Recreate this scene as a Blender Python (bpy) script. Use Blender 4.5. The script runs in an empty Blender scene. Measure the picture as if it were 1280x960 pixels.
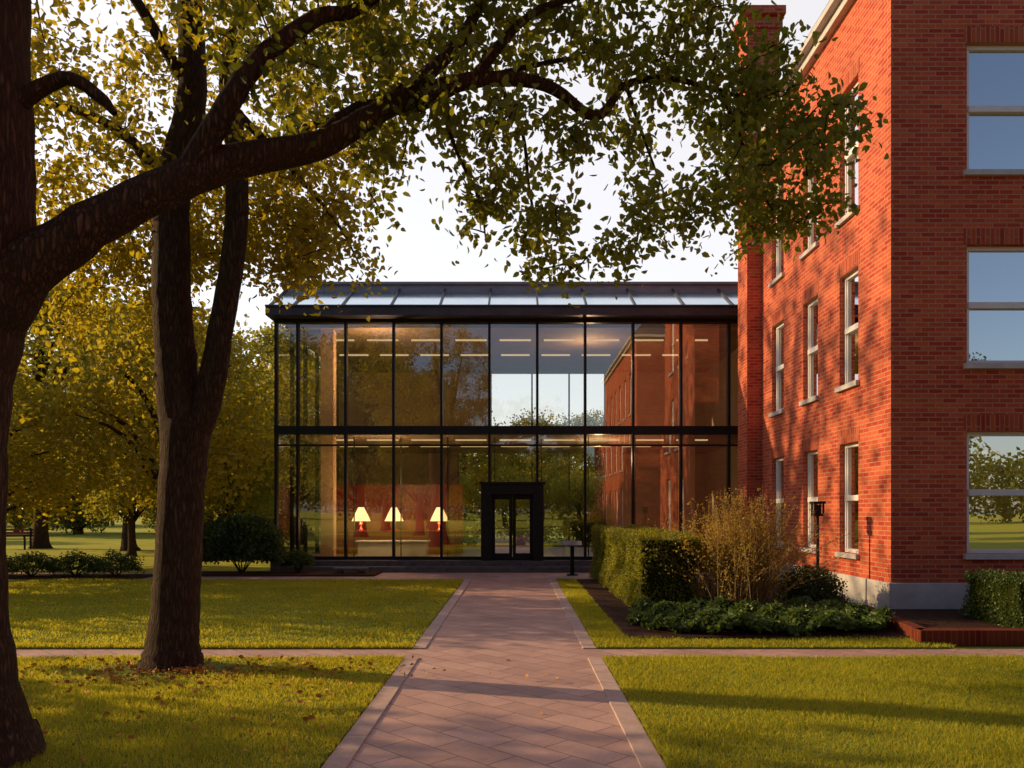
import bpy, math, random
import numpy as np
from mathutils import Vector, Matrix
random.seed(7); rng=np.random.default_rng(11)
S=bpy.context.scene
# ---------------------------------------------------------------- materials
def newmat(name):
    m=bpy.data.materials.new(name); m.use_nodes=True
    nt=m.node_tree; nt.nodes.clear()
    out=nt.nodes.new('ShaderNodeOutputMaterial')
    return m,nt,out
def N(nt,t,**k):
    n=nt.nodes.new(t)
    for a,b in k.items(): setattr(n,a,b)
    return n
def L(nt,a,b): nt.links.new(a,b)
def ramp(nt,stops):
    r=N(nt,'ShaderNodeValToRGB'); e=r.color_ramp.elements
    while len(e)<len(stops): e.new(.5)
    for i,(p,c) in enumerate(stops):
        e[i].position=p; e[i].color=(*c,1)
    return r
def noise(nt,scale,detail=4,rough=.6,vec=None):
    n=N(nt,'ShaderNodeTexNoise'); n.inputs['Scale'].default_value=scale
    n.inputs['Detail'].default_value=detail; n.inputs['Roughness'].default_value=rough
    if vec is not None: L(nt,vec,n.inputs['Vector'])
    return n
def objco(nt): return N(nt,'ShaderNodeNewGeometry').outputs['Position']
def mixc(nt,fac,a,b,mode='MIX'):
    m=N(nt,'ShaderNodeMixRGB',blend_type=mode)
    for i,v in enumerate((fac,a,b)):
        if hasattr(v,'links'): L(nt,v,m.inputs[i])
        elif i==0: m.inputs[0].default_value=v
        else: m.inputs[i].default_value=(*v,1)
    return m.outputs[0]
def simple(name,c1,c2,scale=3,rough=.7,metal=0,bump=.2,bscale=None,spec=.3,stretch=None):
    m,nt,out=newmat(name); co=objco(nt)
    if stretch:
        mp=N(nt,'ShaderNodeMapping'); mp.inputs['Scale'].default_value=stretch; L(nt,co,mp.inputs[0]); co=mp.outputs[0]
    n=noise(nt,scale,5,.65,co); r=ramp(nt,[(.3,c1),(.7,c2)]); L(nt,n.outputs[0],r.inputs[0])
    b=N(nt,'ShaderNodeBsdfPrincipled'); L(nt,r.outputs[0],b.inputs['Base Color'])
    b.inputs['Roughness'].default_value=rough; b.inputs['Metallic'].default_value=metal
    b.inputs['Specular IOR Level'].default_value=spec
    if bump:
        n2=noise(nt,bscale or scale*6,3,.6,co); bp=N(nt,'ShaderNodeBump'); bp.inputs['Strength'].default_value=bump
        bp.inputs['Distance'].default_value=.02; L(nt,n2.outputs[0],bp.inputs['Height']); L(nt,bp.outputs[0],b.inputs['Normal'])
    L(nt,b.outputs[0],out.inputs[0]); return m
def leafmat(name,dark,mid,light,trans=.45,tcol=(.30,.26,.02),gloss=.05,nz=.9):
    m,nt,out=newmat(name)
    g=N(nt,'ShaderNodeNewGeometry'); r=ramp(nt,[(0,dark),(.5,mid),(1,light)]); L(nt,g.outputs['Random Per Island'],r.inputs[0])
    n=noise(nt,nz,2,.6,g.outputs['Position']); r2=ramp(nt,[(.35,(.6,.66,.55)),(.65,(1.15,1.1,1))]); L(nt,n.outputs[0],r2.inputs[0])
    c=mixc(nt,1,r.outputs[0],r2.outputs[0],'MULTIPLY')
    d=N(nt,'ShaderNodeBsdfDiffuse'); L(nt,c,d.inputs[0])
    t=N(nt,'ShaderNodeBsdfTranslucent'); L(nt,mixc(nt,.6,c,tcol),t.inputs[0])
    mx=N(nt,'ShaderNodeMixShader'); mx.inputs[0].default_value=trans; L(nt,d.outputs[0],mx.inputs[1]); L(nt,t.outputs[0],mx.inputs[2])
    if gloss:
        gl=N(nt,'ShaderNodeBsdfGlossy'); gl.inputs['Roughness'].default_value=.45; gl.inputs[0].default_value=(.6,.6,.55,1)
        m2=N(nt,'ShaderNodeMixShader'); m2.inputs[0].default_value=gloss; L(nt,mx.outputs[0],m2.inputs[1]); L(nt,gl.outputs[0],m2.inputs[2]); mx=m2
    L(nt,mx.outputs[0],out.inputs[0]); return m
def barkmat():
    m,nt,out=newmat('bark'); co=objco(nt)
    mp=N(nt,'ShaderNodeMapping'); mp.inputs['Scale'].default_value=(1,1,.14); L(nt,co,mp.inputs[0])
    v=N(nt,'ShaderNodeTexVoronoi',feature='DISTANCE_TO_EDGE'); v.inputs['Scale'].default_value=34
    n=noise(nt,14,5,.7,mp.outputs[0])
    ad=N(nt,'ShaderNodeVectorMath',operation='MULTIPLY_ADD'); L(nt,n.outputs['Color'],ad.inputs[0]); ad.inputs[1].default_value=(.09,.09,.09); L(nt,mp.outputs[0],ad.inputs[2])
    L(nt,ad.outputs[0],v.inputs['Vector'])
    r=ramp(nt,[(0,(.014,.009,.007)),(.16,(.10,.055,.036)),(.5,(.23,.135,.088))]); L(nt,v.outputs['Distance'],r.inputs[0])
    n2=noise(nt,2.2,3,.5,co); c=mixc(nt,n2.outputs[0],r.outputs[0],(.075,.05,.033)); 
    b=N(nt,'ShaderNodeBsdfPrincipled'); L(nt,c,b.inputs['Base Color']); b.inputs['Roughness'].default_value=.9; b.inputs['Specular IOR Level'].default_value=.15
    bp=N(nt,'ShaderNodeBump'); bp.inputs['Strength'].default_value=1; bp.inputs['Distance'].default_value=.05
    sm=N(nt,'ShaderNodeMath',operation='MINIMUM'); L(nt,v.outputs['Distance'],sm.inputs[0]); sm.inputs[1].default_value=.3
    a2=N(nt,'ShaderNodeMath',operation='MULTIPLY_ADD'); L(nt,n.outputs[0],a2.inputs[0]); a2.inputs[1].default_value=.3; L(nt,sm.outputs[0],a2.inputs[2])
    L(nt,a2.outputs[0],bp.inputs['Height']); L(nt,bp.outputs[0],b.inputs['Normal'])
    L(nt,b.outputs[0],out.inputs[0]); return m
def brickmat(name,vertical=False,dk=1.0):
    m,nt,out=newmat(name); g=N(nt,'ShaderNodeNewGeometry')
    sp=N(nt,'ShaderNodeSeparateXYZ'); L(nt,g.outputs['Position'],sp.inputs[0])
    sn=N(nt,'ShaderNodeSeparateXYZ'); L(nt,g.outputs['True Normal'],sn.inputs[0])
    ab=N(nt,'ShaderNodeMath',operation='ABSOLUTE'); L(nt,sn.outputs[0],ab.inputs[0])
    gt=N(nt,'ShaderNodeMath',operation='GREATER_THAN'); L(nt,ab.outputs[0],gt.inputs[0]); gt.inputs[1].default_value=.5
    mu=N(nt,'ShaderNodeMix'); mu.data_type='FLOAT'; L(nt,gt.outputs[0],mu.inputs[0]); L(nt,sp.outputs[0],mu.inputs[2]); L(nt,sp.outputs[1],mu.inputs[3])
    cb=N(nt,'ShaderNodeCombineXYZ')
    if vertical: L(nt,sp.outputs[2],cb.inputs[0]); L(nt,mu.outputs[0],cb.inputs[1])
    else: L(nt,mu.outputs[0],cb.inputs[0]); L(nt,sp.outputs[2],cb.inputs[1])
    b=N(nt,'ShaderNodeTexBrick'); L(nt,cb.outputs[0],b.inputs['Vector'])
    b.inputs['Scale'].default_value=1; b.inputs['Brick Width'].default_value=.225 if not vertical else .6; b.inputs['Row Height'].default_value=.075
    b.inputs['Mortar Size'].default_value=.009; b.inputs['Mortar Smooth'].default_value=.2; b.inputs['Bias'].default_value=0
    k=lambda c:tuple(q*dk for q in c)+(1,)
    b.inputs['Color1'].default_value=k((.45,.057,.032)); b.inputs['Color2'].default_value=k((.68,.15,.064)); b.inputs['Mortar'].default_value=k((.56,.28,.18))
    n=noise(nt,.7,5,.6,g.outputs['Position']); r=ramp(nt,[(.3,(.82,.80,.80)),(.7,(1.06,1.06,1.06))]); L(nt,n.outputs[0],r.inputs[0])
    n3=noise(nt,45,2,.6,g.outputs['Position']); r3=ramp(nt,[(.3,(.85,.85,.85)),(.7,(1.1,1.1,1.1))]); L(nt,n3.outputs[0],r3.inputs[0])
    c=mixc(nt,1,mixc(nt,1,b.outputs[0],r.outputs[0],'MULTIPLY'),r3.outputs[0],'MULTIPLY')
    p=N(nt,'ShaderNodeBsdfPrincipled'); L(nt,c,p.inputs['Base Color']); p.inputs['Roughness'].default_value=.9; p.inputs['Specular IOR Level'].default_value=.12
    inv=N(nt,'ShaderNodeMath',operation='SUBTRACT'); inv.inputs[0].default_value=1; L(nt,b.outputs['Fac'],inv.inputs[1])
    a2=N(nt,'ShaderNodeMath',operation='MULTIPLY_ADD'); L(nt,n3.outputs[0],a2.inputs[0]); a2.inputs[1].default_value=.4; L(nt,inv.outputs[0],a2.inputs[2])
    bp=N(nt,'ShaderNodeBump'); bp.inputs['Strength'].default_value=.6; bp.inputs['Distance'].default_value=.008; L(nt,a2.outputs[0],bp.inputs['Height']); L(nt,bp.outputs[0],p.inputs['Normal'])
    L(nt,p.outputs[0],out.inputs[0]); return m
def pavemat():
    m,nt,out=newmat('paving'); co=objco(nt)
    mp=N(nt,'ShaderNodeMapping'); mp.inputs['Rotation'].default_value=(0,0,math.radians(45)); L(nt,co,mp.inputs[0])
    b=N(nt,'ShaderNodeTexBrick'); L(nt,mp.outputs[0],b.inputs['Vector']); b.inputs['Scale'].default_value=1
    b.inputs['Brick Width'].default_value=.54; b.inputs['Row Height'].default_value=.27; b.inputs['Mortar Size'].default_value=.006; b.inputs['Mortar Smooth'].default_value=.3
    b.inputs['Color1'].default_value=(.46,.285,.25,1); b.inputs['Color2'].default_value=(.58,.37,.32,1); b.inputs['Mortar'].default_value=(.21,.12,.10,1)
    n=noise(nt,1.6,6,.7,co); r=ramp(nt,[(.3,(.72,.71,.72)),(.7,(1.1,1.09,1.09))]); L(nt,n.outputs[0],r.inputs[0])
    n3=noise(nt,60,3,.7,co); r3=ramp(nt,[(.3,(.87,.87,.87)),(.7,(1.08,1.08,1.08))]); L(nt,n3.outputs[0],r3.inputs[0])
    c=mixc(nt,1,mixc(nt,1,b.outputs[0],r.outputs[0],'MULTIPLY'),r3.outputs[0],'MULTIPLY')
    p=N(nt,'ShaderNodeBsdfPrincipled'); L(nt,c,p.inputs['Base Color']); p.inputs['Roughness'].default_value=.62; p.inputs['Specular IOR Level'].default_value=.35
    inv=N(nt,'ShaderNodeMath',operation='SUBTRACT'); inv.inputs[0].default_value=1; L(nt,b.outputs['Fac'],inv.inputs[1])
    a2=N(nt,'ShaderNodeMath',operation='MULTIPLY_ADD'); L(nt,n3.outputs[0],a2.inputs[0]); a2.inputs[1].default_value=.4; L(nt,inv.outputs[0],a2.inputs[2])
    bp=N(nt,'ShaderNodeBump'); bp.inputs['Strength'].default_value=.5; bp.inputs['Distance'].default_value=.006; L(nt,a2.outputs[0],bp.inputs['Height']); L(nt,bp.outputs[0],p.inputs['Normal'])
    L(nt,p.outputs[0],out.inputs[0]); return m
def glassmat(name,fac=.42,tint=(.75,.78,.74),rgh=.0,gcol=(.95,.93,.9)):
    m,nt,out=newmat(name)
    t=N(nt,'ShaderNodeBsdfTransparent'); t.inputs[0].default_value=(*tint,1)
    g=N(nt,'ShaderNodeBsdfGlossy'); g.inputs['Roughness'].default_value=rgh; g.inputs[0].default_value=(*gcol,1)
    lw=N(nt,'ShaderNodeLayerWeight'); lw.inputs[0].default_value=.35
    ma=N(nt,'ShaderNodeMath',operation='MULTIPLY_ADD'); L(nt,lw.outputs['Fresnel'],ma.inputs[0]); ma.inputs[1].default_value=.6; ma.inputs[2].default_value=fac; ma.use_clamp=True
    co=objco(nt); n=noise(nt,.8,1,.4,co); bp=N(nt,'ShaderNodeBump'); bp.inputs['Strength'].default_value=.03; bp.inputs['Distance'].default_value=.05
    L(nt,n.outputs[0],bp.inputs['Height']); L(nt,bp.outputs[0],g.inputs['Normal'])
    mx=N(nt,'ShaderNodeMixShader'); L(nt,ma.outputs[0],mx.inputs[0]); L(nt,t.outputs[0],mx.inputs[1]); L(nt,g.outputs[0],mx.inputs[2])
    L(nt,mx.outputs[0],out.inputs[0]); return m
def emis(name,c,s):
    m,nt,out=newmat(name); e=N(nt,'ShaderNodeEmission'); e.inputs[0].default_value=(*c,1); e.inputs[1].default_value=s
    L(nt,e.outputs[0],out.inputs[0]); return m
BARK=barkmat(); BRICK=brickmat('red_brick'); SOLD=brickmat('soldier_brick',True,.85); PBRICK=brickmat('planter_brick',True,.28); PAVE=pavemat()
LEAF_NEAR=leafmat('leaf_near',(.035,.065,.014),(.07,.11,.02),(.16,.17,.028),.52,(.58,.56,.03))
LEAF_GOLD=leafmat('leaf_gold',(.08,.10,.014),(.18,.18,.02),(.38,.30,.026),.52,(.95,.72,.03))
LEAF_BG=leafmat('leaf_background',(.036,.062,.018),(.075,.115,.026),(.19,.175,.03),.5,(.72,.62,.03))
LEAF_HEDGE=leafmat('leaf_hedge',(.10,.13,.02),(.19,.23,.03),(.33,.34,.04),.42,(.7,.62,.03))
LEAF_DARK=leafmat('leaf_shrub',(.03,.062,.017),(.055,.10,.026),(.10,.15,.036),.3,(.24,.30,.03))
LEAF_COVER=leafmat('leaf_groundcover',(.05,.105,.03),(.09,.165,.04),(.14,.22,.05),.3,(.26,.34,.04))
LEAF_ORN=leafmat('leaf_ornamental',(.24,.17,.035),(.44,.31,.055),(.60,.40,.07),.5,(.95,.62,.06))
GRASSB=leafmat('grass_blade',(.17,.25,.045),(.27,.35,.058),(.42,.44,.07),.52,(1.0,.80,.04),0,.5)
LAWN=simple('lawn_turf',(.13,.18,.03),(.23,.26,.04),1.3,.95,0,.6,60,.1)
FIELD=simple('park_grass',(.30,.33,.04),(.46,.43,.055),.25,.95,0,.5,20,.1)
MULCH=simple('mulch',(.026,.014,.010),(.11,.056,.038),30,.95,0,1,60,.1)
KERB=simple('kerb_stone',(.42,.30,.27),(.56,.42,.38),5,.8,0,.3,60,.2)
STONE=simple('plinth_stone',(.48,.46,.45),(.64,.61,.59),4,.8,0,.2,50,.2)
FRAMEW=simple('white_frame',(.74,.72,.72),(.84,.82,.81),4,.5,0,0)
STEEL=simple('dark_steel',(.010,.011,.013),(.018,.019,.022),6,.45,.3,.05)
ROOFM=simple('roof_metal',(.22,.23,.27),(.30,.31,.35),3,.45,.2,.05)
FASC=simple('fascia_metal',(.05,.045,.055),(.08,.075,.09),3,.45,.3,.05)
SLATE=simple('slate',(.05,.05,.06),(.09,.085,.09),6,.7,0,.4)
SKYL=simple('skylight_pane',(.60,.80,.96),(.78,.92,1.0),1.2,.12,.8,0,None,1)
DSTONE=simple('dark_stone',(.07,.067,.07),(.14,.135,.14),5,.75,0,.3)
TAN=simple('interior_plaster',(.28,.20,.13),(.36,.26,.17),1,.8,0,0)
COLM=simple('column_cladding',(.66,.40,.22),(.74,.47,.27),1,.6,0,0)
WOOD=simple('mahogany',(.18,.026,.014),(.30,.048,.022),2,.4,0,0,None,.4,(8,8,.6))
FLOORI=simple('interior_floor',(.16,.11,.07),(.24,.17,.11),2,.35,0,0)
CREAM=simple('cream_fabric',(.72,.66,.55),(.82,.76,.64),6,.8,0,.1)
LEAFD=simple('dry_leaf',(.26,.11,.02),(.66,.34,.07),12,.8,0,0)
GLASS=glassmat('curtain_glass',.25,(.9,.92,.88)); WGLASS=glassmat('window_glass',.72,(.6,.62,.6))
SHADE=emis('lamp_shade',(1,.62,.25),2.6); STRIP=emis('ceiling_strip',(1,.66,.32),.8)
# ---------------------------------------------------------------- mesh builder (quads)
class QB:
    def __init__(s): s.v=[];s.f=[];s.m=[];s.n=0
    def add(s,v,f,mi=0):
        v=np.asarray(v,float).reshape(-1,3); f=np.asarray(f,int).reshape(-1,4)
        s.v.append(v); s.f.append(f+s.n); s.m.append(np.full(len(f),mi)); s.n+=len(v)
    def box(s,a,b,mi=0):
        x0,y0,z0=a;x1,y1,z1=b
        x0,x1=sorted((x0,x1));y0,y1=sorted((y0,y1));z0,z1=sorted((z0,z1))
        v=[(x0,y0,z0),(x1,y0,z0),(x1,y1,z0),(x0,y1,z0),(x0,y0,z1),(x1,y0,z1),(x1,y1,z1),(x0,y1,z1)]
        s.add(v,[(0,3,2,1),(4,5,6,7),(0,1,5,4),(1,2,6,5),(2,3,7,6),(3,0,4,7)],mi)
    def obox(s,o,u,v,n,a,b,mi=0):
        o,u,v,n=[np.array(t,float) for t in (o,u,v,n)]
        P=lambda p:o+u*p[0]+v*p[1]+n*p[2]
        x0,y0,z0=a;x1,y1,z1=b
        V=[(x0,y0,z0),(x1,y0,z0),(x1,y1,z0),(x0,y1,z0),(x0,y0,z1),(x1,y0,z1),(x1,y1,z1),(x0,y1,z1)]
        s.add([P(p) for p in V],[(0,3,2,1),(4,5,6,7),(0,1,5,4),(1,2,6,5),(2,3,7,6),(3,0,4,7)],mi)
    def obj(s,name,mats,parent=None,smooth=False,bevel=0):
        me=mkmesh(name,s,mats,smooth); ob=bpy.data.objects.new(name,me); S.collection.objects.link(ob)
        if parent: ob.parent=parent
        if bevel:
            w=ob.modifiers.new('b','BEVEL'); w.width=bevel; w.segments=2; w.limit_method='ANGLE'
        return ob
def mkmesh(name,qb,mats,smooth=False):
    V=np.concatenate(qb.v); F=np.concatenate(qb.f); M=np.concatenate(qb.m)
    me=bpy.data.meshes.new(name); me.vertices.add(len(V)); me.vertices.foreach_set('co',V.ravel().astype(np.float32))
    me.loops.add(F.size); me.loops.foreach_set('vertex_index',F.ravel().astype(np.int32))
    me.polygons.add(len(F)); me.polygons.foreach_set('loop_start',np.arange(0,F.size,4,dtype=np.int32))
    for m in (mats if isinstance(mats,(list,tuple)) else [mats]): me.materials.append(m)
    me.polygons.foreach_set('material_index',M.astype(np.int32))
    sm=np.zeros(len(F),bool); 
    if smooth is True: sm[:]=True
    elif smooth=='m0': sm=(M==0)
    me.polygons.foreach_set('use_smooth',sm)
    me.update(calc_edges=True); return me
def empty(name,loc=(0,0,0)):
    e=bpy.data.objects.new(name,None); S.collection.objects.link(e); e.empty_display_size=.3; return e
def catmull(P,sub):
    P=np.array(P,float); Q=np.vstack([2*P[0]-P[1],P,2*P[-1]-P[-2]]); out=[]
    for i in range(1,len(Q)-2):
        for t in np.linspace(0,1,sub,endpoint=False):
            a,b,c,d=Q[i-1],Q[i],Q[i+1],Q[i+2]
            out.append(.5*((2*b)+(-a+c)*t+(2*a-5*b+4*c-d)*t*t+(-a+3*b-3*c+d)*t**3))
    out.append(P[-1]); return np.array(out)
def tube(qb,pts,rads,sides=10,sub=5,wob=.0,mi=0):
    PR=np.hstack([np.array(pts,float),np.array(rads,float)[:,None]])
    C=catmull(PR,sub) if sub>1 else PR
    P=C[:,:3]; R=np.maximum(C[:,3],.002)
    if wob: P=P+rng.normal(0,1,P.shape)*(wob*R)[:,None]
    T=np.gradient(P,axis=0); T/=np.linalg.norm(T,axis=1)[:,None]+1e-9
    u=np.cross(T[0],(0.3,1,.1)); u/=np.linalg.norm(u)+1e-9
    V=[]; ph=rng.uniform(0,6.28,3)
    an=np.linspace(0,2*math.pi,sides,endpoint=False)
    for i in range(len(P)):
        u=u-T[i]*np.dot(u,T[i]); u/=np.linalg.norm(u)+1e-9; w=np.cross(T[i],u)
        rr=R[i]*(1+wob*(.6*np.sin(3*an+ph[0]+i*.23)+.5*np.sin(5*an+ph[1]-i*.31)))
        V.append(P[i]+np.outer(rr*np.cos(an),u)+np.outer(rr*np.sin(an),w))
    V=np.concatenate(V); n=len(P); F=[]
    for i in range(n-1):
        for j in range(sides):
            k=(j+1)%sides; F.append((i*sides+j,i*sides+k,(i+1)*sides+k,(i+1)*sides+j))
    qb.add(V,F,mi)
    return P
def unit(a): return a/(np.linalg.norm(a,axis=1)[:,None]+1e-9)
def leaves(qb,pos,size,dirs=None,w=.5,mi=1,detail=False,droop=.3):
    n=len(pos); pos=np.asarray(pos)
    if dirs is None: dirs=rng.normal(0,1,(n,3))
    d=unit(dirs+np.array([0,0,-droop])); s=np.cross(d,rng.normal(0,1,(n,3))); s=unit(s); nn=np.cross(d,s)
    sz=np.broadcast_to(size,(n,))*rng.uniform(.65,1.25,n); sz=sz[:,None]
    if not detail:
        V=np.stack([pos,pos+d*sz*.45+s*sz*w*.5+nn*sz*.1,pos+d*sz,pos+d*sz*.45-s*sz*w*.5+nn*sz*.1],1)
        qb.add(V.reshape(-1,3),np.arange(4*n).reshape(-1,4),mi)
    else:
        V=np.stack([pos,pos+d*sz*.25+s*sz*w*.46+nn*sz*.08,pos+d*sz*.62+s*sz*w*.42+nn*sz*.06,pos+d*sz-nn*sz*.1,
                    pos+d*sz*.62-s*sz*w*.42+nn*sz*.06,pos+d*sz*.25-s*sz*w*.46+nn*sz*.08],1)
        b=np.arange(n)[:,None]*6
        F=np.concatenate([b+np.array([[0,1,2,3]]),b+np.array([[0,3,4,5]])]); qb.add(V.reshape(-1,3),F,mi)
def grow(qb,nodes,targets,perleaf,lsize,r0=.012,spread=.09,mi=1,detail=True,bend=.12,tw=5,lw=.62):
    nodes=[np.array(p) for p in nodes]; A=np.array(nodes)
    d0=np.array([np.min(np.linalg.norm(A-t,axis=1)) for t in targets]); order=np.argsort(d0)
    for k in order:
        t=targets[k]; D=np.linalg.norm(A-t,axis=1)+.35*np.maximum(0,t[2]-A[:,2]-.4); j=int(np.argmin(D)); s=A[j]
        ln=np.linalg.norm(t-s)
        if ln<.05: continue
        m=(s+t)/2+np.array([0,0,bend*ln])+rng.normal(0,.07,3)*ln; q=(m+t)/2+rng.normal(0,.05,3)*ln+np.array([0,0,.03*ln])
        r=min(.03,r0*(.5+.5*ln)); P=tube(qb,[s,m,q,t],[r,r*.7,r*.45,r*.2],tw,4)
        A=np.vstack([A,P[3:]])
        f=max(.0,1-.8/max(ln,.8)); i0=int(f*(len(P)-1)); seg=P[i0:]
        idx=rng.uniform(0,len(seg)-1.001,perleaf); ii=idx.astype(int); fr=(idx-ii)[:,None]
        pos=seg[ii]*(1-fr)+seg[ii+1]*fr+rng.normal(0,spread,(perleaf,3))
        tip=rng.normal(0,spread*1.3,(max(2,perleaf//4),3))+t
        leaves(qb,np.vstack([pos,tip]),lsize,None,lw,mi,detail,.6)
# ---------------------------------------------------------------- ground, paths, lawns
g=QB(); g.add([(-900,-900,0),(900,-900,0),(900,900,0),(-900,900,0)],[(0,1,2,3)]); g.obj('ground',FIELD)
p=QB(); z=.012
p.add([(-1.22,-14,z),(.94,-14,z),(.94,21.5,z),(-1.22,21.5,z)],[(0,1,2,3)])
for a,b,c,d in [(-30,-1.22,8.90,9.52),(.94,40,8.90,9.52),(-22,-1.22,19.2,21.5),(.94,5.4,19.3,21.5)]:
    p.add([(a,c,z),(b,c,z),(b,d,z),(a,d,z)],[(0,1,2,3)])
p.obj('paved_path',PAVE)
kb=QB()
for x0,x1 in ((-1.24,-1.08),(.80,.96)):
    for (ya,yb) in ((-14,8.9),(9.52,19.15)):
        yy=ya
        while yy<yb-.05:
            y2=min(yy+.9,yb); kb.box((x0,yy+.003,.0),(x1,y2-.003,.026)); yy=y2
kb.obj('path_edging',KERB,bevel=.005)
lw=QB()
def lawnpoly(pts,h=.03):
    n=len(pts); v=[(x,y,h) for x,y in pts]+[(x,y,0) for x,y in pts]; lw.add(v,[tuple(range(4))],0)
    lw.add(v,[(i,(i+1)%n,n+(i+1)%n,n+i) for i in range(n)],0)
lawnpoly([(-16,9.54),(-1.26,9.54),(-1.26,19.1),(-16,19.1)])
lawnpoly([(-30,-8),(-1.26,-8),(-1.26,8.88),(-30,8.88)])
lawnpoly([(.98,-8),(30,-8),(30,8.88),(.98,8.88)])
lawnpoly([(.98,9.54),(5.2,9.54),(5.2,19.1),(.98,19.1)])
lw.obj('lawn',[LAWN])
def blades(qb,x0,x1,y0,y1,dens,h,w,z=.028,excl=None):
    n=int((x1-x0)*(y1-y0)*dens); X=rng.uniform(x0,x1,n); Y=rng.uniform(y0,y1,n)
    if excl is not None:
        k=~excl(X,Y); X=X[k];Y=Y[k]; n=len(X)
    a=rng.uniform(0,6.283,n); hh=h*rng.uniform(.5,1.3,n)*(1+.35*np.sin(X*2.1+1.3*np.sin(Y*1.7))*np.sin(Y*2.6)); lean=rng.normal(0,.5,(n,2))*hh[:,None]
    dx=np.cos(a)*w;dy=np.sin(a)*w; P=np.stack([X,Y,np.full(n,z)],1)
    A=P+np.stack([dx,dy,0*X],1);B=P-np.stack([dx,dy,0*X],1)
    T=P+np.stack([lean[:,0],lean[:,1],hh],1); T1=T+np.stack([dx,dy,0*X],1)*.25;T2=T-np.stack([dx,dy,0*X],1)*.25
    qb.add(np.stack([A,B,T2,T1],1).reshape(-1,3),np.arange(4*n).reshape(-1,4),0)
gb=QB()
leafring=lambda X,Y:((X+3.5)**2/1.4+(Y-8.2)**2/.35<rng.uniform(.2,1.2,len(X)))
blades(gb,-5.9,-1.24,4.6,8.90,5200,.033,.0035,excl=leafring)
blades(gb,.96,6.2,4.6,8.90,5200,.033,.0035)
blades(gb,-11.5,-1.24,9.52,19.1,1100,.033,.007)
blades(gb,-7.5,-1.24,9.50,9.7,5000,.04,.005)
bedx=lambda X,Y:(X>1.42)&(Y>10.15)
blades(gb,.96,5.25,9.52,19.1,3000,.035,.005,excl=bedx)
gb.obj('lawn_grass',GRASSB)
mb=QB()
mb.box((1.42,10.15,.01),(5.9,18.9,.06)); mb.obj('mulch_bed',MULCH)
mb=QB(); mb.box((-8.6,20.2,.0),(-3.6,21.45,.06)); mb.obj('mulch_bed',MULCH)
mb=QB(); mb.box((-14.5,19.15,.0),(-9.2,20.6,.05)); mb.obj('mulch_bed',MULCH)
fl=QB(); n=560; r=np.abs(rng.normal(0,1.0,n)); a=rng.uniform(0,6.28,n)
pos=np.stack([-3.3+r*1.5*np.cos(a),8.0+r*.55*np.sin(a),np.full(n,.06)],1); pos2=np.stack([rng.uniform(-5,-1.4,200),rng.uniform(5,8.8,200),np.full(200,.07)],1)
pos3=np.stack([rng.uniform(-1.1,.8,5),rng.uniform(5.5,12,5),np.full(5,.018)],1)
pos=np.vstack([pos,pos2,pos3]); pos=pos[(pos[:,1]<8.8)]
dr=rng.normal(0,1,(len(pos),3)); dr[:,2]*=.15; s_=.055
leaves(fl,pos,s_,dr,.7,0,True,0); fl.obj('fallen_leaves',LEAFD)
# ---------------------------------------------------------------- foreground tree with the overhanging limb
t=QB()
nodes=[]
tr=tube(t,[(-3.56,5.2,-.05),(-3.62,5.2,.2),(-3.72,5.2,.8),(-3.74,5.2,1.5),(-3.70,5.2,2.4),(-3.58,5.2,3.15),(-3.52,5.2,3.9),(-3.53,5.2,5),(-3.4,5.3,6.5),(-3.1,5.4,8.5)],
     [.47,.39,.36,.35,.35,.37,.33,.30,.22,.09],22,6,.02)
nodes+=list(tr[40:])
lb=tube(t,[(-3.6,5.2,2.75),(-3.21,5.2,3.2),(-2.74,5.3,3.59),(-2.13,5.5,4.02),(-1.43,5.8,4.33),(-.995,6.0,4.68),(-.348,6.3,5.06),(.229,6.5,5.14),(.673,6.7,4.98),(.95,6.9,5.35),(1.35,7.0,5.46),(1.82,7.1,5.40),(2.5,7.3,5.34)],
     [.24,.19,.145,.125,.10,.08,.062,.050,.042,.033,.026,.02,.01],14,6,.045)
nodes+=list(lb[12:])
for pts,rr in [
 ([(-2.25,5.46,3.95),(-1.95,5.4,4.42),(-1.74,5.5,4.8),(-1.40,5.7,5.2),(-1.16,5.9,5.39),(-.6,6.2,6.1),(-.2,6.3,7)],[.10,.08,.068,.055,.045,.035,.02]),
 ([(-.995,6.0,4.68),(-.51,6.0,5.1),(-.27,6.0,5.5),(-.15,6.1,6.1),(.2,6.2,7)],[.07,.05,.04,.03,.015]),
 ([(-1.5,5.8,4.3),(-1.2,6.1,4.75),(-.8,6.5,4.95),(-.3,6.9,5.4),(.5,7.2,5.75),(1.3,7.4,5.9)],[.06,.045,.035,.028,.02,.01]),
 ([(-.348,6.3,5.06),(.1,6.1,5.45),(.7,6.0,5.6),(1.4,6.1,5.9)],[.045,.03,.022,.01]),
 ([(-.15,6.35,5.08),(.05,6.5,4.75),(.12,6.7,4.3),(.25,6.8,3.9)],[.022,.016,.012,.006]),
 ([(-.6,6.2,4.95),(-.5,6.4,4.6),(-.3,6.5,4.2),(-.25,6.6,3.9)],[.022,.016,.012,.006]),
 ([(-3.3,5.2,4.3),(-2.95,5.2,4.48),(-2.72,5.2,4.36),(-2.62,5.2,4.25)],[.07,.045,.04,.02]),
 ([(1.82,7.1,5.4),(2.0,7.2,5.1),(2.15,7.2,4.7),(2.3,7.2,4.4)],[.02,.016,.012,.006]),
 ([(.95,6.9,5.35),(1.15,7.1,4.95),(1.35,7.2,4.5)],[.02,.014,.006]),
 ]:
    q=tube(t,pts,rr,9,5,.04); nodes+=list(q[2:])
T=[]
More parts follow.
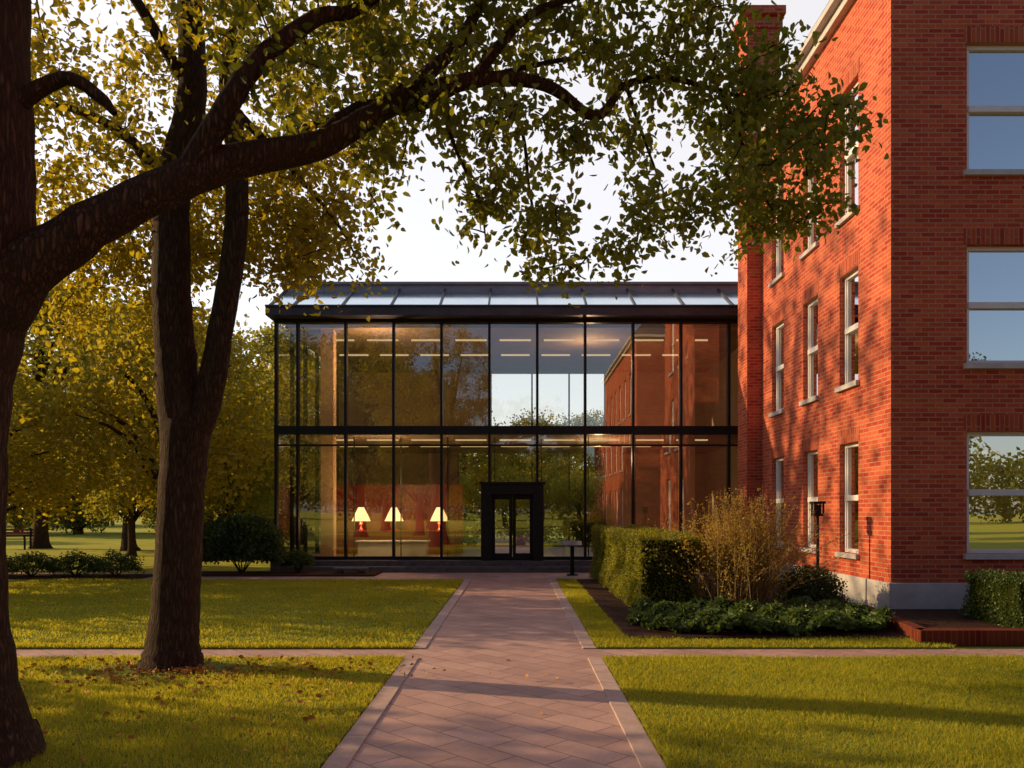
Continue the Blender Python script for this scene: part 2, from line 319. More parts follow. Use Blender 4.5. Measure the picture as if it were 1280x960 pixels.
for cx,cz,rx,rz,n in [(-.03,5.68,1.7,.32,78),(1.4,5.5,.9,.36,48),(2.2,5.15,.65,.34,40),(2.85,4.98,.28,.16,12),(2.35,4.5,.45,.3,24),(1.47,4.38,.5,.28,20),
   (2.75,4.42,.22,.14,6),(1.05,3.92,.25,.2,8),(.25,3.84,.34,.24,14),(-.25,4.2,.36,.3,13),(-.55,4.8,.7,.28,24),(-1.08,4.2,.22,.35,8),
   (-1.75,4.75,.45,.35,14),(.5,4.7,.7,.28,20),(-1.6,5.5,.7,.34,38),(-.2,6.6,2.6,.6,80),(-3.0,7.2,2.2,1.6,80)]:
    for _ in range(n):
        while True:
            a,b=rng.uniform(-1,1,2)
            if a*a+b*b<1: break
        x=cx+a*rx; T.append(np.array([x,5.2+(min(max(x,-3),3)+3.2)*.36+rng.normal(0,.5),cz+b*rz]))
grow(t,nodes,T,34,.077,.012,.085)
t.obj('deciduous_tree',[BARK,LEAF_NEAR],smooth='m0')
# second tree
t=QB(); nodes=[]
tube(t,[(-3.63,8.4,-.05),(-3.62,8.4,.2),(-3.60,8.4,.6),(-3.57,8.4,1.14),(-3.52,8.4,2.0),(-3.47,8.4,2.6)],[.37,.28,.245,.235,.23,.25],20,6,.02)
a=tube(t,[(-3.5,8.4,2.3),(-3.57,8.4,3.0),(-3.62,8.4,3.6),(-3.65,8.42,4.27),(-3.63,8.45,5.1),(-3.46,8.5,6.04),(-3.52,8.6,7.05),(-3.7,8.8,9.4)],[.22,.215,.20,.19,.18,.15,.13,.05],16,6,.025)
b=tube(t,[(-3.42,8.4,2.4),(-3.25,8.4,2.85),(-3.12,8.38,3.5),(-2.95,8.35,4.5),(-2.91,8.3,5.36),(-3.0,8.3,6.2),(-2.83,8.3,7.05),(-2.5,8.2,8.8)],[.16,.15,.13,.12,.11,.09,.07,.03],14,6,.025)
nodes+=list(a[8:])+list(b[8:])
for pts,rr in [([(-3.62,8.45,4.9),(-4.2,8.7,5.7),(-5,9,6.2),(-6,9.3,6.5)],[.08,.06,.04,.02]),([(-2.93,8.33,5.2),(-2.3,8.8,5.9),(-1.6,9.2,6.4),(-1,9.5,7)],[.07,.05,.03,.015]),
  ([(-3.5,8.5,6.2),(-4.1,8.0,7.2),(-4.9,7.6,8)],[.07,.05,.02]),([(-2.9,8.3,5.8),(-2.6,9,5.6),(-2.2,9.8,5.2),(-2.0,10.3,4.8)],[.05,.035,.02,.01]),
  ([(-3.6,8.5,5.5),(-4.0,9.4,5.6),(-4.4,10.2,5.2),(-4.8,10.8,4.6)],[.06,.04,.02,.01])]:
    q=tube(t,pts,rr,8,5,.04); nodes+=list(q)
T=[]
while len(T)<390:
    a=rng.uniform(-1,1,3)
    if .25<a@a<1: T.append(np.array([-3.9,9.2,7.4])+a*np.array([3.2,2.6,2.8]))
for cx,cy,cz,rx,ry,rz,n in [(-2.5,9.8,5.2,.6,.8,.8,36),(-4.9,10.2,4.7,1.0,.9,.9,80),(-3.4,10.2,5.3,1.0,.8,.7,60)]:
    for _ in range(n): T.append(np.array([cx,cy,cz])+rng.uniform(-1,1,3)*np.array([rx,ry,rz]))
grow(t,nodes,T,46,.088,.011,.14)
t.obj('deciduous_tree',[BARK,LEAF_GOLD],smooth='m0')
# ---------------------------------------------------------------- background trees and added shade-casting trees (shared meshes)
def bgproto(name,H,R,low,n,ls,seed,mat):
    global rng
    rng=np.random.default_rng(seed); t=QB()
    tube(t,[(0,0,-.1),(.05,0,.5),(rng.normal(0,.1),0,low),(rng.normal(0,.3),rng.normal(0,.3),H*.6),(0,0,H*.92)],[R*.12,R*.075,R*.06,R*.04,.02],9,4,.03)
    cl=[]
    for i in range(32):
        a=i*2.4+rng.uniform(-.4,.4); f=rng.uniform(0,1); zz=low+(H-low)*(.08+.86*f); rr=R*math.sqrt(max(.05,1-(2*f-.85)**2*.8))*rng.uniform(.35,.85)
        c=np.array([rr*math.cos(a),rr*math.sin(a),zz]); cl.append((c,R*rng.uniform(.2,.42)))
        if i%2==0: tube(t,[(0,0,max(low*.8,zz-R*.7)),tuple(c*np.array([.5,.5,1])-np.array([0,0,R*.15])),tuple(c)],[R*.03,R*.02,.02],5,3,.05)
    w=np.array([r**2 for c,r in cl]); w/=w.sum()
    for (c,r),k in zip(cl,(w*n).astype(int)):
        d=unit(rng.normal(0,1,(k,3))); q=rng.uniform(.25,1.1,k)**.5
        pos=c+d*(r*q*(1+.25*np.sin(d[:,0]*5+c[0])))[:,None]*np.array([1.15,1.15,.8])
        leaves(t,pos,ls,None,.7,1,False,.2)
    return mkmesh(name,t,[BARK,mat],'m0')
PR=[bgproto('tree_form_a',10,3.8,2.6,15000,.20,1,LEAF_BG),bgproto('tree_form_b',12,4.6,2.4,17000,.23,2,LEAF_BG),bgproto('tree_form_c',8,3.6,2.0,13000,.19,3,LEAF_GOLD),bgproto('tree_dapple_caster',20,6.5,6,2600,.36,9,LEAF_BG),bgproto('shrub_form',5,3.2,.4,9000,.2,4,LEAF_BG)]  # the tall sparse form is shaped to cast dapples from out of view
def bgtree(i,x,y,s=1,rz=0,sz=1,nm='deciduous_tree'):
    ob=bpy.data.objects.new(nm,PR[i]); S.collection.objects.link(ob); ob.location=(x,y,0); ob.rotation_euler=(0,0,rz); ob.scale=(s,s,s*sz)
bgtree(2,-14.8,16.8,1.0,.3,.80); bgtree(2,-15.5,22.5,1.0,2.1,.74)  # shade casters added at the left edge to darken the mid lawn
for k,(i,x,y,s) in enumerate([
   (0,-17,7.9,1.12),(0,-17.5,3.2,1.1),(3,-25,27,1.0),  # unseen, added to shade the near lawn and dapple the brick wall
   (0,-16.5,34,1.0),(1,-21.5,36,1.0),(0,-12.0,31,.85),(1,-38,58,1.2),(0,-24,54,1.2),(1,-15,50,1.1),(2,-11,40,1.1),
   (2,-10.6,24.5,1.0),(0,-10.2,28,.55),(0,-14.5,30,.55),(1,-52,64,1.2),(0,-30,68,1.3),(2,-20,70,1.3),(1,-62,52,1.2),
   # beyond the pavilion
   (2,-3.5,46,.95),(2,1,44,.85),(0,4.5,47,.72),(2,8,44,.8),(2,-7,50,.9),
   # behind the photographer (seen mirrored in the curtain wall)
   (1,-10,-6,1.1),(0,-6.5,-12,1.1),(1,-16,-14,1.2),(1,-11,-22,1.1),(2,-3,-27,1.05),(2,2.5,-33,.95),(2,-1,-40,1.1),(2,7,-40,1.05),(0,13,-30,1.0),(1,22,-20,1.0),(0,20,-32,1),(2,-8,-36,1.2)]):
    bgtree(i,x,y,s,k*1.7+5.1)
for k,(x,y,s) in enumerate([(-3.2,38,.7),(0.2,39.5,.75),(3.2,38,.7),(6,39,.75),(-26,62,1.0),(-33,60,1.1),(-40,64,1.1),(-20,60,1.0),(-14,62,1.1),(-47,58,1.1),(-12.5,38,.8),(-29,66,1.2)]):
    bgtree(4,x,y,s,k*1.3,1,'large_shrub')
rng=np.random.default_rng(5); dt=QB()
for k in range(170):
    a=k/170*2*math.pi; R=115+rng.uniform(-12,12); c=np.array([R*math.cos(a),R*math.sin(a),rng.uniform(3,8)])
    n=900; d=unit(rng.normal(0,1,(n,3))); P=c+d*rng.uniform(.5,1,(n,1))*np.array([6,6,5.5]); leaves(dt,P[P[:,2]>.2],.8,None,.8,0,False,.2)
dt.obj('distant_trees',LEAF_BG)
# ---------------------------------------------------------------- hedges and shrubs
def hedge(name,a,b,n,ls,mat):
    q=QB(); a=np.array(a,float);b=np.array(b,float); i=.07
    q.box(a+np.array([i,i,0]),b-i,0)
    d=b-a; areas=np.array([d[1]*d[2],d[1]*d[2],d[0]*d[2],d[0]*d[2],d[0]*d[1]]); k=(areas/areas.sum()*n).astype(int)
    for f,kk in enumerate(k):
        u=rng.uniform(0,1,(kk,3))
        if f==0:u[:,0]=0
        if f==1:u[:,0]=1
        if f==2:u[:,1]=0
        if f==3:u[:,1]=1
        if f==4:u[:,2]=1
        P=a+u*d; nrm=np.zeros(3); nrm[[0,0,1,1,2][f]]=[-1,1,-1,1,1][f]
        bump=.03*np.sin(P[:,0]*7+P[:,2]*5)+.03*np.sin(P[:,1]*6+P[:,2]*8)
        P=P+nrm*(rng.uniform(-.09,.0,kk)+bump)[:,None]
        leaves(q,P,ls,rng.normal(0,1,(kk,3))+nrm*.8,.6,1,False,0)
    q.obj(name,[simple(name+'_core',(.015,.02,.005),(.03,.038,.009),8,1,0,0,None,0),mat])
def bush(name,c,r,n,ls,mat,lump=.18):
    q=QB(); c=np.array(c,float); r=np.array(r,float)
    d=unit(rng.normal(0,1,(n,3))); d[:,2]=np.abs(d[:,2])*1.2-.25; d=unit(d)
    f=1+lump*(np.sin(d[:,0]*6+c[0])*np.sin(d[:,1]*5+1)+.5*np.sin(d[:,2]*9+d[:,0]*4))
    P=c+d*(f*rng.uniform(.35,1.05,n)**.6)[:,None]*r; P=P[P[:,2]>.03]
    leaves(q,P,ls,rng.normal(0,1,P.shape)+0,.6,1,False,0)
    for k in range(7):
        a=k*.9; tube(q,[c*np.array([1,1,0]),c*np.array([1,1,0])+np.array([math.cos(a)*.3*r[0],math.sin(a)*.3*r[1],c[2]*.8]),c+np.array([math.cos(a)*.75*r[0],math.sin(a)*.75*r[1],r[2]*.4])],[.02,.014,.006],5,3)
    q.obj(name,[BARK,mat])
hedge('clipped_hedge',(1.92,12.5,0),(2.9,20.2,1.27),60000,.045,LEAF_HEDGE)
hedge('clipped_hedge',(6.5,10.3,0.1),(9.5,11.6,.78),22000,.045,LEAF_DARK)
bush('round_shrub',(-7.2,20.9,.6),(1.15,.7,.95),18000,.10,LEAF_DARK,.1)
bush('round_shrub',(-5.75,21.0,.3),(.42,.35,.33),2500,.06,LEAF_DARK)
bush('round_shrub',(4.75,12.9,.3),(.55,.5,.45),6500,.05,LEAF_DARK)
for x in (-13.2,-12.1,-11.0,-10.0): bush('low_shrub',(x,19.9,.25),(.6,.5,.38),2600,.06,LEAF_DARK)
# ornamental shrub
q=QB(); c0=np.array([3.5,12.6,.05])
for k in range(480):
    a=rng.uniform(0,6.28); e=abs(rng.normal(0,.42)); h=rng.uniform(1.1,2.05)*(1-.35*min(e,1)); s0=c0+np.array([rng.normal(0,.26),rng.normal(0,.25),0])
    top=s0+np.array([math.cos(a)*e*1.7,math.sin(a)*e*1.2,h]); mid=(s0+top)/2+np.array([-math.cos(a)*e*.15,0,.12])
    P=tube(q,[s0,mid,top],[.006,.005,.002],3,4)
    n=34; i=rng.uniform(2.4,len(P)-1.001,n); ii=i.astype(int); fr=(i-ii)[:,None]
    leaves(q,P[ii]*(1-fr)+P[ii+1]*fr+rng.normal(0,.035,(n,3)),.045,None,.45,1,False,.2)
q.obj('ornamental_shrub',[simple('stems',(.22,.14,.06),(.34,.22,.09),9,.9,0,0),LEAF_ORN])
# ground cover
q=QB(); n=17000; X=rng.uniform(1.6,5.1,n); Y=rng.uniform(10.2,12.45,n); k=(((X-3.4)/1.85)**2+((Y-11.3)/1.15)**2)<1+.18*np.sin(X*7)*np.sin(Y*6+1); X=X[k];Y=Y[k];n=len(X)
Z=.08+(.16+.07*np.sin(X*5+Y*3)+.05*np.sin(X*11-Y*9))*rng.uniform(.2,1,n)**.5
leaves(q,np.stack([X,Y,Z],1),.085,rng.normal(0,1,(n,3))*np.array([1,1,.5]),.6,0,True,.1); q.obj('ground_cover_plants',LEAF_COVER)
# ---------------------------------------------------------------- brick buildings
def brickhouse(name,x0,x1,y0,y1,H,side,front,fl=3,chim=True,warm=True):
    E=empty(name)
    W=QB();FR=QB();GL=QB();SL=QB();LN=QB()
    def wall(o,u,n,width,holes):
        o=np.array(o,float);u=np.array(u,float);n=np.array(n,float);v=np.array((0,0,1.))
        us=sorted({0,width}|{h[0] for h in holes}|{h[1] for h in holes}); vs=sorted({0,H}|{h[2] for h in holes}|{h[3] for h in holes})
        for i in range(len(us)-1):
            for j in range(len(vs)-1):
                a,b,c,d=us[i],us[i+1],vs[j],vs[j+1]; m,k=(a+b)/2,(c+d)/2
                if any(h[0]<m<h[1] and h[2]<k<h[3] for h in holes): continue
                W.add([o+u*a+v*c,o+u*b+v*c,o+u*b+v*d,o+u*a+v*d],[(0,1,2,3)])
        D=-.16
        for a,b,c,d in holes:
            R=lambda p,q,r:o+u*p+v*q+n*r
            for (p1,q1,p2,q2) in ((a,c,b,c),(b,c,b,d),(b,d,a,d),(a,d,a,c)):
                W.add([R(p1,q1,0),R(p2,q2,0),R(p2,q2,D*1.6),R(p1,q1,D*1.6)],[(0,1,2,3)])
            f=.065; z0,z1=D,D+.07
            FR.obox(o,u,v,n,(a,c,z0),(a+f,d,z1)); FR.obox(o,u,v,n,(b-f,c,z0),(b,d,z1))
            FR.obox(o,u,v,n,(a+f,c,z0),(b-f,c+f,z1)); FR.obox(o,u,v,n,(a+f,d-f,z0),(b-f,d,z1))
            m=c+(d-c)*.5; FR.obox(o,u,v,n,(a+f,m-.05,z0+.002),(b-f,m+.05,z1+.025))
            f2=f+.035
            for lo,hi in ((c+f,m-.05),(m+.05,d-f)):
                FR.obox(o,u,v,n,(a+f,lo,z0+.01),(a+f2,hi,z1-.02)); FR.obox(o,u,v,n,(b-f2,lo,z0+.01),(b-f,hi,z1-.02))
            GL.add([R(a+f,c+f,D+.02),R(b-f,c+f,D+.02),R(b-f,d-f,D+.02),R(a+f,d-f,D+.02)],[(0,1,2,3)])
            SL.obox(o,u,v,n,(a-.06,c-.09,-.15),(b+.06,c-.002,.07))
            LN.obox(o,u,v,n,(a-.05,d+.003,-.1),(b+.05,d+.26,.004))
    wall((x0,y1,0),(0,-1,0),(-1,0,0),y1-y0,[(y1-c-w/2,y1-c+w/2,a,b) for c,w,a,b in side])
    wall((x0,y0,0),(1,0,0),(0,-1,0),x1-x0,[(c-w/2-x0,c+w/2-x0,a,b) for c,w,a,b in front])
    W.add([(x1,y0,0),(x1,y1,0),(x1,y1,H),(x1,y0,H)],[(0,1,2,3)]); W.add([(x1,y1,0),(x0,y1,0),(x0,y1,H),(x1,y1,H)],[(0,1,2,3)])
    if chim:
        a,b,c,d=x0-.36,x0+.42,y1-.55,y1+.25
        W.box((a,c,.0),(b,d,13.6)); W.box((a-.05,c-.05,11.6),(b+.05,d+.05,11.75)); W.box((a-.06,c-.06,13.3),(b+.06,d+.06,13.45)); W.box((a-.12,c-.12,13.602),(b+.12,d+.12,13.8)) 
    W.obj('walls',BRICK,E); FR.obj('window_frames',FRAMEW,E,bevel=.004); GL.obj('window_glass',WGLASS,E); SL.obj('window_sills',STONE,E,bevel=.006); LN.obj('lintels',SOLD,E)
    P=QB(); P.box((x0-.05,y0-.05,0),(x1+.05,y0-.0005,.53)); P.box((x0-.05,y0,0),(x0-.0005,y1-.56 if chim else y1,.53)); 
    P.obj('plinth',STONE,E,bevel=.01)
    C=QB(); C.box((x0-.28,y0-.28,H),(x1+.28,y1+.2,H+.12)); C.box((x0-.14,y0-.14,H-.16),(x1+.1,y1+.0,H-.003)); C.obj('cornice',STONE,E,bevel=.01)
    R=QB(); mx,my=(x0+x1)/2,(y0+y1)/2; z=H+.123
    R.add([(x0-.28,y0-.28,z),(x1+.28,y0-.28,z),(x1+.28,y1+.2,z),(x0-.28,y1+.2,z),(mx-.5,my-.5,H+2.6),(mx+.5,my-.5,H+2.6),(mx+.5,my+.5,H+2.6),(mx-.5,my+.5,H+2.6)],[(0,1,5,4),(1,2,6,5),(2,3,7,6),(3,0,4,7),(4,5,6,7)])
    R.obj('roof',SLATE,E)
    I=QB()
    for zf in (.35,3.35,6.5,9.9): I.box((x0+.3,y0+.3,zf-.12),(x1-.3,y1-.3,zf))
    I.box((x0+3.2,y0+3.2,0.2),(x0+3.3,y1-.3,H-.3)); I.box((x0+3.2,y0+3.1,.2),(x1-.3,y0+3.2,H-.3)); I.obj('interior',TAN,E)
    return E
s3=[]
for c in (14.2,16.05,18.05): s3+=[(c,.8,.92,2.88),(c,.8,3.93,5.93),(c,.8,6.95,9.25)]
f3=[]
for c in (7.78,10.4,13): f3+=[(c,1.3,.99,2.93),(c,1.3,4.0,5.88),(c,1.3,7.05,9.08)]
E1=brickhouse('brick_building',5.93,15,12.6,19.75,10.75,s3,f3)
sp=QB(); sp.box((7.6,14.2,2.7),(8.6,14.5,2.74)); sp.obj('ceiling_light',STRIP,E1)
pl=bpy.data.lights.new('room_light','POINT'); pl.energy=45; pl.color=(1,.62,.3); pl.shadow_soft_size=.2; po=bpy.data.objects.new('room_light',pl); po.location=(8.1,14.3,2.5); po.parent=E1; S.collection.objects.link(po)
s4=[]
for c in (1.2,-1,-3.2,-5.4,-7.6,-9.8): s4+=[(c,.9,.92,2.9),(c,.9,3.93,5.93),(c,.9,6.95,9.2)]
brickhouse('brick_building',6.2,10.4,-11.5,3.0,10.75,s4,[(8.3,1.2,1,2.9)],chim=False)
# planter wall
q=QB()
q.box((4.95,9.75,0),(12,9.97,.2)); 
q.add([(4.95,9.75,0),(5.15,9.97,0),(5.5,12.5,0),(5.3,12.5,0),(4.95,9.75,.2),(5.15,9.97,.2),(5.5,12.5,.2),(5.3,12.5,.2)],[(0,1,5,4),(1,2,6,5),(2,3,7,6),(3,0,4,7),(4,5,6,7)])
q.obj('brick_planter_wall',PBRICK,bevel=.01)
mb=QB(); mb.box((5.2,9.98,.0),(12,12.54,.12)); mb.obj('planter_soil',MULCH)
# ---------------------------------------------------------------- glass pavilion
E=empty('glass_pavilion'); FY=22.4; X0=-6.78; X1=7.2
F=QB(); Gq=QB()
xs=[X0+.04]+[-6.13+1.345*i for i in range(0,10)]
for x in xs: F.box((x-.035,FY-.09,.31),(x+.035,FY+.1,7.05)); 
for x in xs[2:-1]: F.box((x+.12,FY+.45,.31),(x+.15,FY+.5,3.8))
F.box((X0,FY-.11,3.83),(X1,FY+.15,4.06)); F.box((X0,FY-.085,.311),(X1,FY+.09,.40)); F.box((X0,FY-.085,6.96),(X1,FY+.09,7.052)); F.box((X0,FY-.05,3.50),(X1,FY+.05,3.55))
for y in np.arange(FY+1.5,30,1.5): F.box((X0,y-.035,.31),(X0+.12,y+.035,7.05))
F.box((X0,FY+.15,3.83),(X0+.15,30,4.06)); 
F.obj('mullions',STEEL,E)
for i in range(len(xs)-1):
    for z0,z1 in ((.4,3.5),(3.55,3.83),(4.06,6.96)):
        if z0<1 and -1.0<(xs[i]+xs[i+1])/2<.8:
            z0=2.41
        a=rng.normal(0,.0025,2); x0_,x1_=xs[i]+.035,xs[i+1]-.035
        Gq.add([(x0_,FY-a[0],z0),(x1_,FY+a[0],z0),(x1_,FY+a[0]+a[1],z1),(x0_,FY-a[0]+a[1],z1)],[(0,1,2,3)])
Gq.add([(xs[4]+.035,FY,.4),(-.98,FY,.4),(-.98,FY,2.41),(xs[4]+.035,FY,2.41)],[(0,1,2,3)])
Gq.add([(.77,FY,.4),(xs[6]-.035,FY,.4),(xs[6]-.035,FY,2.41),(.77,FY,2.41)],[(0,1,2,3)])
Gq.add([(X0+.06,FY+.1,.4),(X0+.06,30,.4),(X0+.06,30,6.96),(X0+.06,FY+.1,6.96)],[(0,1,2,3)])
Gq.obj('glazing',GLASS,E)
D=QB(); D.box((-.97,FY-.45,.32),(-.68,FY+.12,2.42)); D.box((.47,FY-.45,.32),(.76,FY+.12,2.42)); D.box((-.68,FY-.449,2.14),(.47,FY+.119,2.419)); D.box((-1.02,FY-.5,2.421),(.81,FY+.1,2.48))
for a,b in ((-.68,-.105),(-.095,.47)):
    y=FY-.2; D.box((a,y,.33),(a+.09,y+.05,2.138)); D.box((b-.09,y,.33),(b,y+.05,2.138)); D.box((a+.09,y+.001,.33),(b-.09,y+.049,.5)); D.box((a+.09,y+.001,2.0),(b-.09,y+.049,2.138))
for x in (-.16,-.04): D.box((x-.012,FY-.27,.95),(x+.012,FY-.245,1.45)); D.box((x-.01,FY-.25,1.0),(x+.01,FY-.2,1.03)); D.box((x-.01,FY-.25,1.37),(x+.01,FY-.2,1.4))
D.obj('entrance_door',STEEL,E,bevel=.005)
DG=QB(); 
for a,b in ((-.59,-.195),(-.005,.38)): DG.add([(a,FY-.175,.5),(b,FY-.175,.5),(b,FY-.175,2.0),(a,FY-.175,2.0)],[(0,1,2,3)])
DG.obj('door_glass',GLASS,E)
st=QB(); st.box((X0,21.95,0),(5.9,30.4,.308)); st.box((-6.2,21.6,0),(3.0,21.948,.16)); st.obj('steps',DSTONE,E,bevel=.01)
R=QB(); R.box((X0-.1,21.85,7.056),(X1,22.7,7.28))
for x in [X0+.65+1.345*i for i in range(-1,11)]: R.obox((max(x,X0),21.9,7.29),(1,0,0),(0,1.7,.92),(0,-.3,.55),(-.025,0,.03),(.025,1,.1))
R.box((X0-.1,21.8,7.283),(X1,21.95,7.33)); R.obj('eaves_fascia',FASC,E)
R=QB(); R.box((X0-.1,23.62,7.9),(X1,30.6,8.38)); R.box((X0-.15,23.5,8.383),(X1,30.7,8.45)); R.obj('roof_structure',ROOFM,E)
K=QB(); K.add([(X0-.08,21.93,7.33),(X1,21.93,7.33),(X1,23.6,8.23),(X0-.08,23.6,8.23)],[(0,1,2,3)]); K.obj('skylight',SKYL,E)
I=QB(); I.box((X0+.2,FY+.3,3.86),(X1,30,4.04)); I.box((X0+.2,FY+.3,6.9),(X1,30.3,7.03)); I.box((X0,30,.31),(-2.2,30.2,6.9)); I.box((-2.198,30,4.04),(-1.0,30.2,6.9)); I.box((3.4,30,.31),(X1,30.2,6.9)); I.box((X1-.1,FY+.2,.31),(X1,30,6.9))
I.obj('interior_walls',TAN,E)
I=QB(); I.box((-5.62,22.9,.31),(-5.25,23.25,3.855)); I.box((-5.62,22.9,4.045),(-5.25,23.25,6.9)); I.box((4.9,23.6,.31),(5.3,24.05,3.855)); I.box((4.9,23.6,4.045),(5.3,24.05,6.9)); I.obj('interior_columns',COLM,E)
I=QB()
for x in (-2.2,-.95,.6,2.0,3.35): I.box((x-.03,30.02,.33),(x+.03,30.12,6.9))
I.obj('rear_mullions',STEEL,E)
I=QB(); I.box((X0+.1,FY+.3,.309),(X1-.1,30,.325)); I.obj('interior_floor',FLOORI,E)
I=QB(); I.box((-6.1,26.2,.33),(-1.75,26.35,2.55)); 
for x in np.arange(-6.0,-1.9,.75): I.box((x,26.16,.34),(x+.03,26.199,2.5))
I.box((-6.0,25.2,.33),(-1.95,25.75,1.05)); I.obj('wood_panelling',WOOD,E)
I=QB(); I.box((-4.6,23.1,.33),(-2.6,23.6,.76)); I.box((-4.66,23.05,.762),(-2.54,23.66,.82)); I.obj('reception_desk',CREAM,E,bevel=.02)
I=QB()
for y in (24.2,26.5): 
    for x in np.arange(X0+.9,X1-1.2,1.345):
        I.box((x,y,6.86),(x+.95,y+.09,6.898)); I.box((x,y,3.82),(x+.95,y+.09,3.858))
I.obj('ceiling_lights',STRIP,E)
for x,y,zz,en in ((-3.7,22.62,2.5,110),(2.5,24.4,3.3,75),(-3.9,22.8,6.0,110),(2.2,24.4,6.2,80)):  # bare fill points below the ceiling, added to brighten desk, column and rooms
        l=bpy.data.lights.new('interior_fill','POINT'); l.energy=en; l.color=(1,.6,.3); l.shadow_soft_size=.1; o=bpy.data.objects.new('interior_fill',l); o.location=(x,y,zz); o.parent=E; S.collection.objects.link(o)
for x in (-4.95,-3.9,-2.45):
    e=empty('table_lamp'); q=QB()
    tube(q,[(x,25.45,1.05),(x,25.45,1.08),(x,25.45,1.18),(x,25.45,1.29),(x,25.45,1.35),(x,25.45,1.43)],[.1,.09,.04,.075,.03,.012],12,3); q.obj('base',WOOD,e,True)
    q=QB(); tube(q,[(x,25.45,1.36),(x,25.45,1.56),(x,25.45,1.80)],[.30,.21,.09],20,2); q.obj('shade',SHADE,e,True)
    l=bpy.data.lights.new('bulb','POINT'); l.energy=14; l.color=(1,.6,.28); l.shadow_soft_size=.05; o=bpy.data.objects.new('bulb',l); o.location=(x,25.3,1.32); o.parent=e; S.collection.objects.link(o)
# ---------------------------------------------------------------- small objects
def lampo():
    e=empty('garden_lamp'); q=QB(); x,y=5.15,13.6
    tube(q,[(x,y,.05),(x,y,.1),(x,y,.12),(x,y,.9),(x,y,1.58)],[.07,.07,.028,.026,.024],12,3); q.obj('post',STEEL,e,True)
    q=QB(); q.box((x-.085,y-.085,1.58),(x+.085,y+.085,1.62)); q.box((x-.1,y-.1,1.79),(x+.1,y+.1,1.83)); 
    for a in (-.07,.07):
        for b in (-.07,.07): q.box((x+a-.012,y+b-.012,1.62),(x+a+.012,y+b+.012,1.79))
    q.box((x-.045,y-.045,1.62),(x+.045,y+.045,1.77)); q.obj('head',STEEL,e)
lampo()
e=empty('pedestal_sign'); q=QB(); x,y=1.45,20.6
q.box((x-.05,y-.05,.0),(x+.05,y+.05,.78)); q.box((x-.14,y-.12,.0),(x+.14,y+.12,.05)); q.obj('post',STEEL,e,bevel=.006)
q=QB(); q.obox((x,y,.82),(1,0,0),(0,.9,.3),(0,-.3,.9),(-.25,-.16,0),(.25,.16,.035)); q.obj('panel',ROOFM,e,bevel=.006)
q=QB(); q.box((-4.75,20.55,.12),(-3.85,20.85,.2)); q.box((-4.65,20.6,.0),(-4.5,20.8,.12)); q.box((-4.1,20.6,.0),(-3.95,20.8,.12)); q.obj('stone_bench',DSTONE,bevel=.01)
e=empty('park_bench'); x,y=-22.3,35.2; q=QB()
for i in range(4): q.box((x-.8,y-.22+i*.12,.44),(x+.8,y-.13+i*.12,.47))
for i in range(3): q.box((x-.8,y+.27,.55+i*.13),(x+.8,y+.3,.64+i*.13))
q.obj('slats',WOOD,e)
q=QB()
for a in (-.7,.7): q.box((x+a-.03,y-.22,0),(x+a+.03,y-.16,.44)); q.box((x+a-.03,y+.2,0),(x+a+.03,y+.27,.95)); q.box((x+a-.03,y-.24,.6),(x+a+.03,y+.2,.64)); q.box((x+a-.03,y-.24,.44),(x+a+.03,y-.18,.6))
q.obj('frame',STEEL,e)
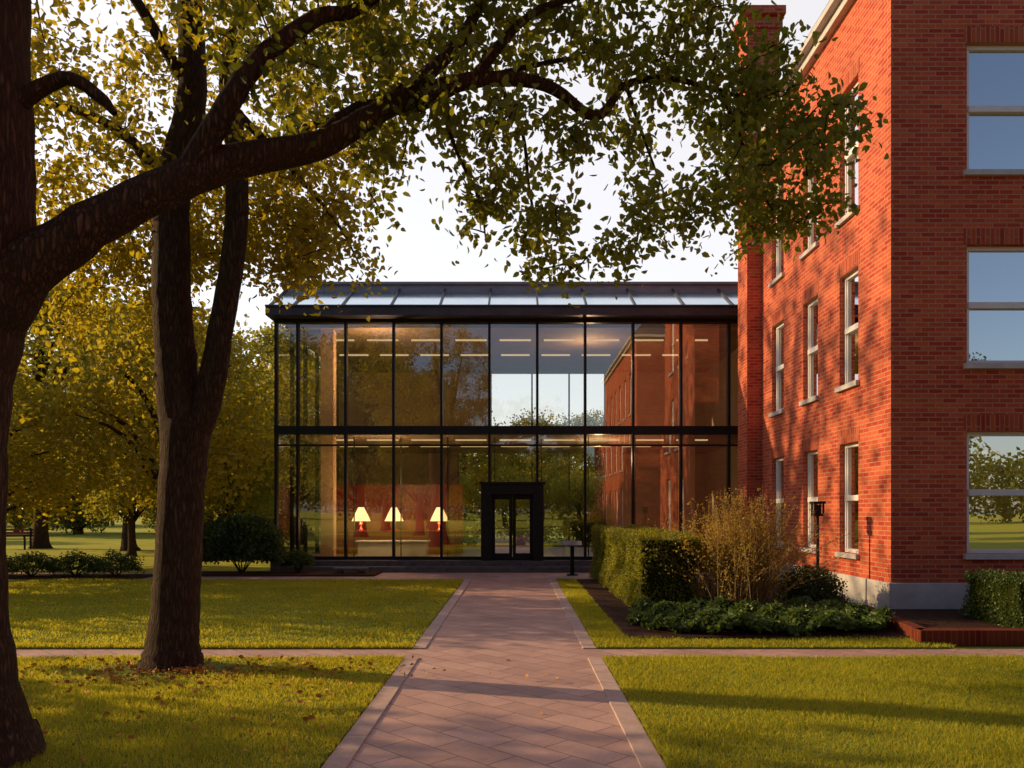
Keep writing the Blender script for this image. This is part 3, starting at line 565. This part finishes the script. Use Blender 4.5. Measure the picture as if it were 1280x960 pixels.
# ---------------------------------------------------------------- light, sky, camera
EL=math.radians(20); AZ=math.radians(-73)
sd=Vector((math.sin(AZ)*math.cos(EL),math.cos(AZ)*math.cos(EL),math.sin(EL)))
sun=bpy.data.lights.new('sun','SUN'); sun.energy=5; sun.angle=math.radians(.5); sun.color=(1,.68,.33)
so=bpy.data.objects.new('sun',sun); so.rotation_euler=sd.to_track_quat('Z','Y').to_euler(); S.collection.objects.link(so)
w=bpy.data.worlds.new('World'); S.world=w; w.use_nodes=True; nt=w.node_tree; nt.nodes.clear()
sk=nt.nodes.new('ShaderNodeTexSky'); sk.sky_type='NISHITA'; sk.sun_disc=False; sk.sun_elevation=EL; sk.sun_rotation=AZ; sk.air_density=1; sk.dust_density=1; sk.ozone_density=1.5
# bright evening haze in the part of the sky beyond the pavilion, added to the Nishita sky
tc=nt.nodes.new('ShaderNodeTexCoord'); dp=nt.nodes.new('ShaderNodeVectorMath'); dp.operation='DOT_PRODUCT'; nt.links.new(tc.outputs['Generated'],dp.inputs[0])
hv=Vector((-.1,.9,.28)).normalized(); dp.inputs[1].default_value=hv
mr=nt.nodes.new('ShaderNodeMapRange'); mr.interpolation_type='SMOOTHSTEP'; mr.inputs[1].default_value=.5; mr.inputs[2].default_value=.9; mr.inputs[3].default_value=0; mr.inputs[4].default_value=1
nt.links.new(dp.outputs['Value'],mr.inputs[0])
hz=nt.nodes.new('ShaderNodeMixRGB'); hz.blend_type='ADD'; hz.inputs[0].default_value=1
hc=nt.nodes.new('ShaderNodeMixRGB'); hc.inputs[1].default_value=(0,0,0,1); hc.inputs[2].default_value=(5.3,4.8,4.2,1); nt.links.new(mr.outputs[0],hc.inputs[0])
gn=nt.nodes.new('ShaderNodeMixRGB'); gn.blend_type='MULTIPLY'; gn.inputs[0].default_value=1; gn.inputs[2].default_value=(.74,.70,.74,1); nt.links.new(sk.outputs[0],gn.inputs[1])
nt.links.new(gn.outputs[0],hz.inputs[1]); nt.links.new(hc.outputs[0],hz.inputs[2])
bg=nt.nodes.new('ShaderNodeBackground'); bg.inputs[1].default_value=.15; ou=nt.nodes.new('ShaderNodeOutputWorld')
nt.links.new(hz.outputs[0],bg.inputs[0]); nt.links.new(bg.outputs[0],ou.inputs[0])
cam=bpy.data.cameras.new('camera'); co=bpy.data.objects.new('camera',cam); S.collection.objects.link(co); co.location=(0,0,1.65); co.rotation_euler=(math.radians(90),0,0)
cam.lens=28; cam.sensor_width=36; cam.shift_y=.125; cam.shift_x=-.004; cam.clip_end=3000; cam.clip_start=.05; S.camera=co
S.view_settings.view_transform='Standard'; S.view_settings.look='None'; S.view_settings.exposure=0
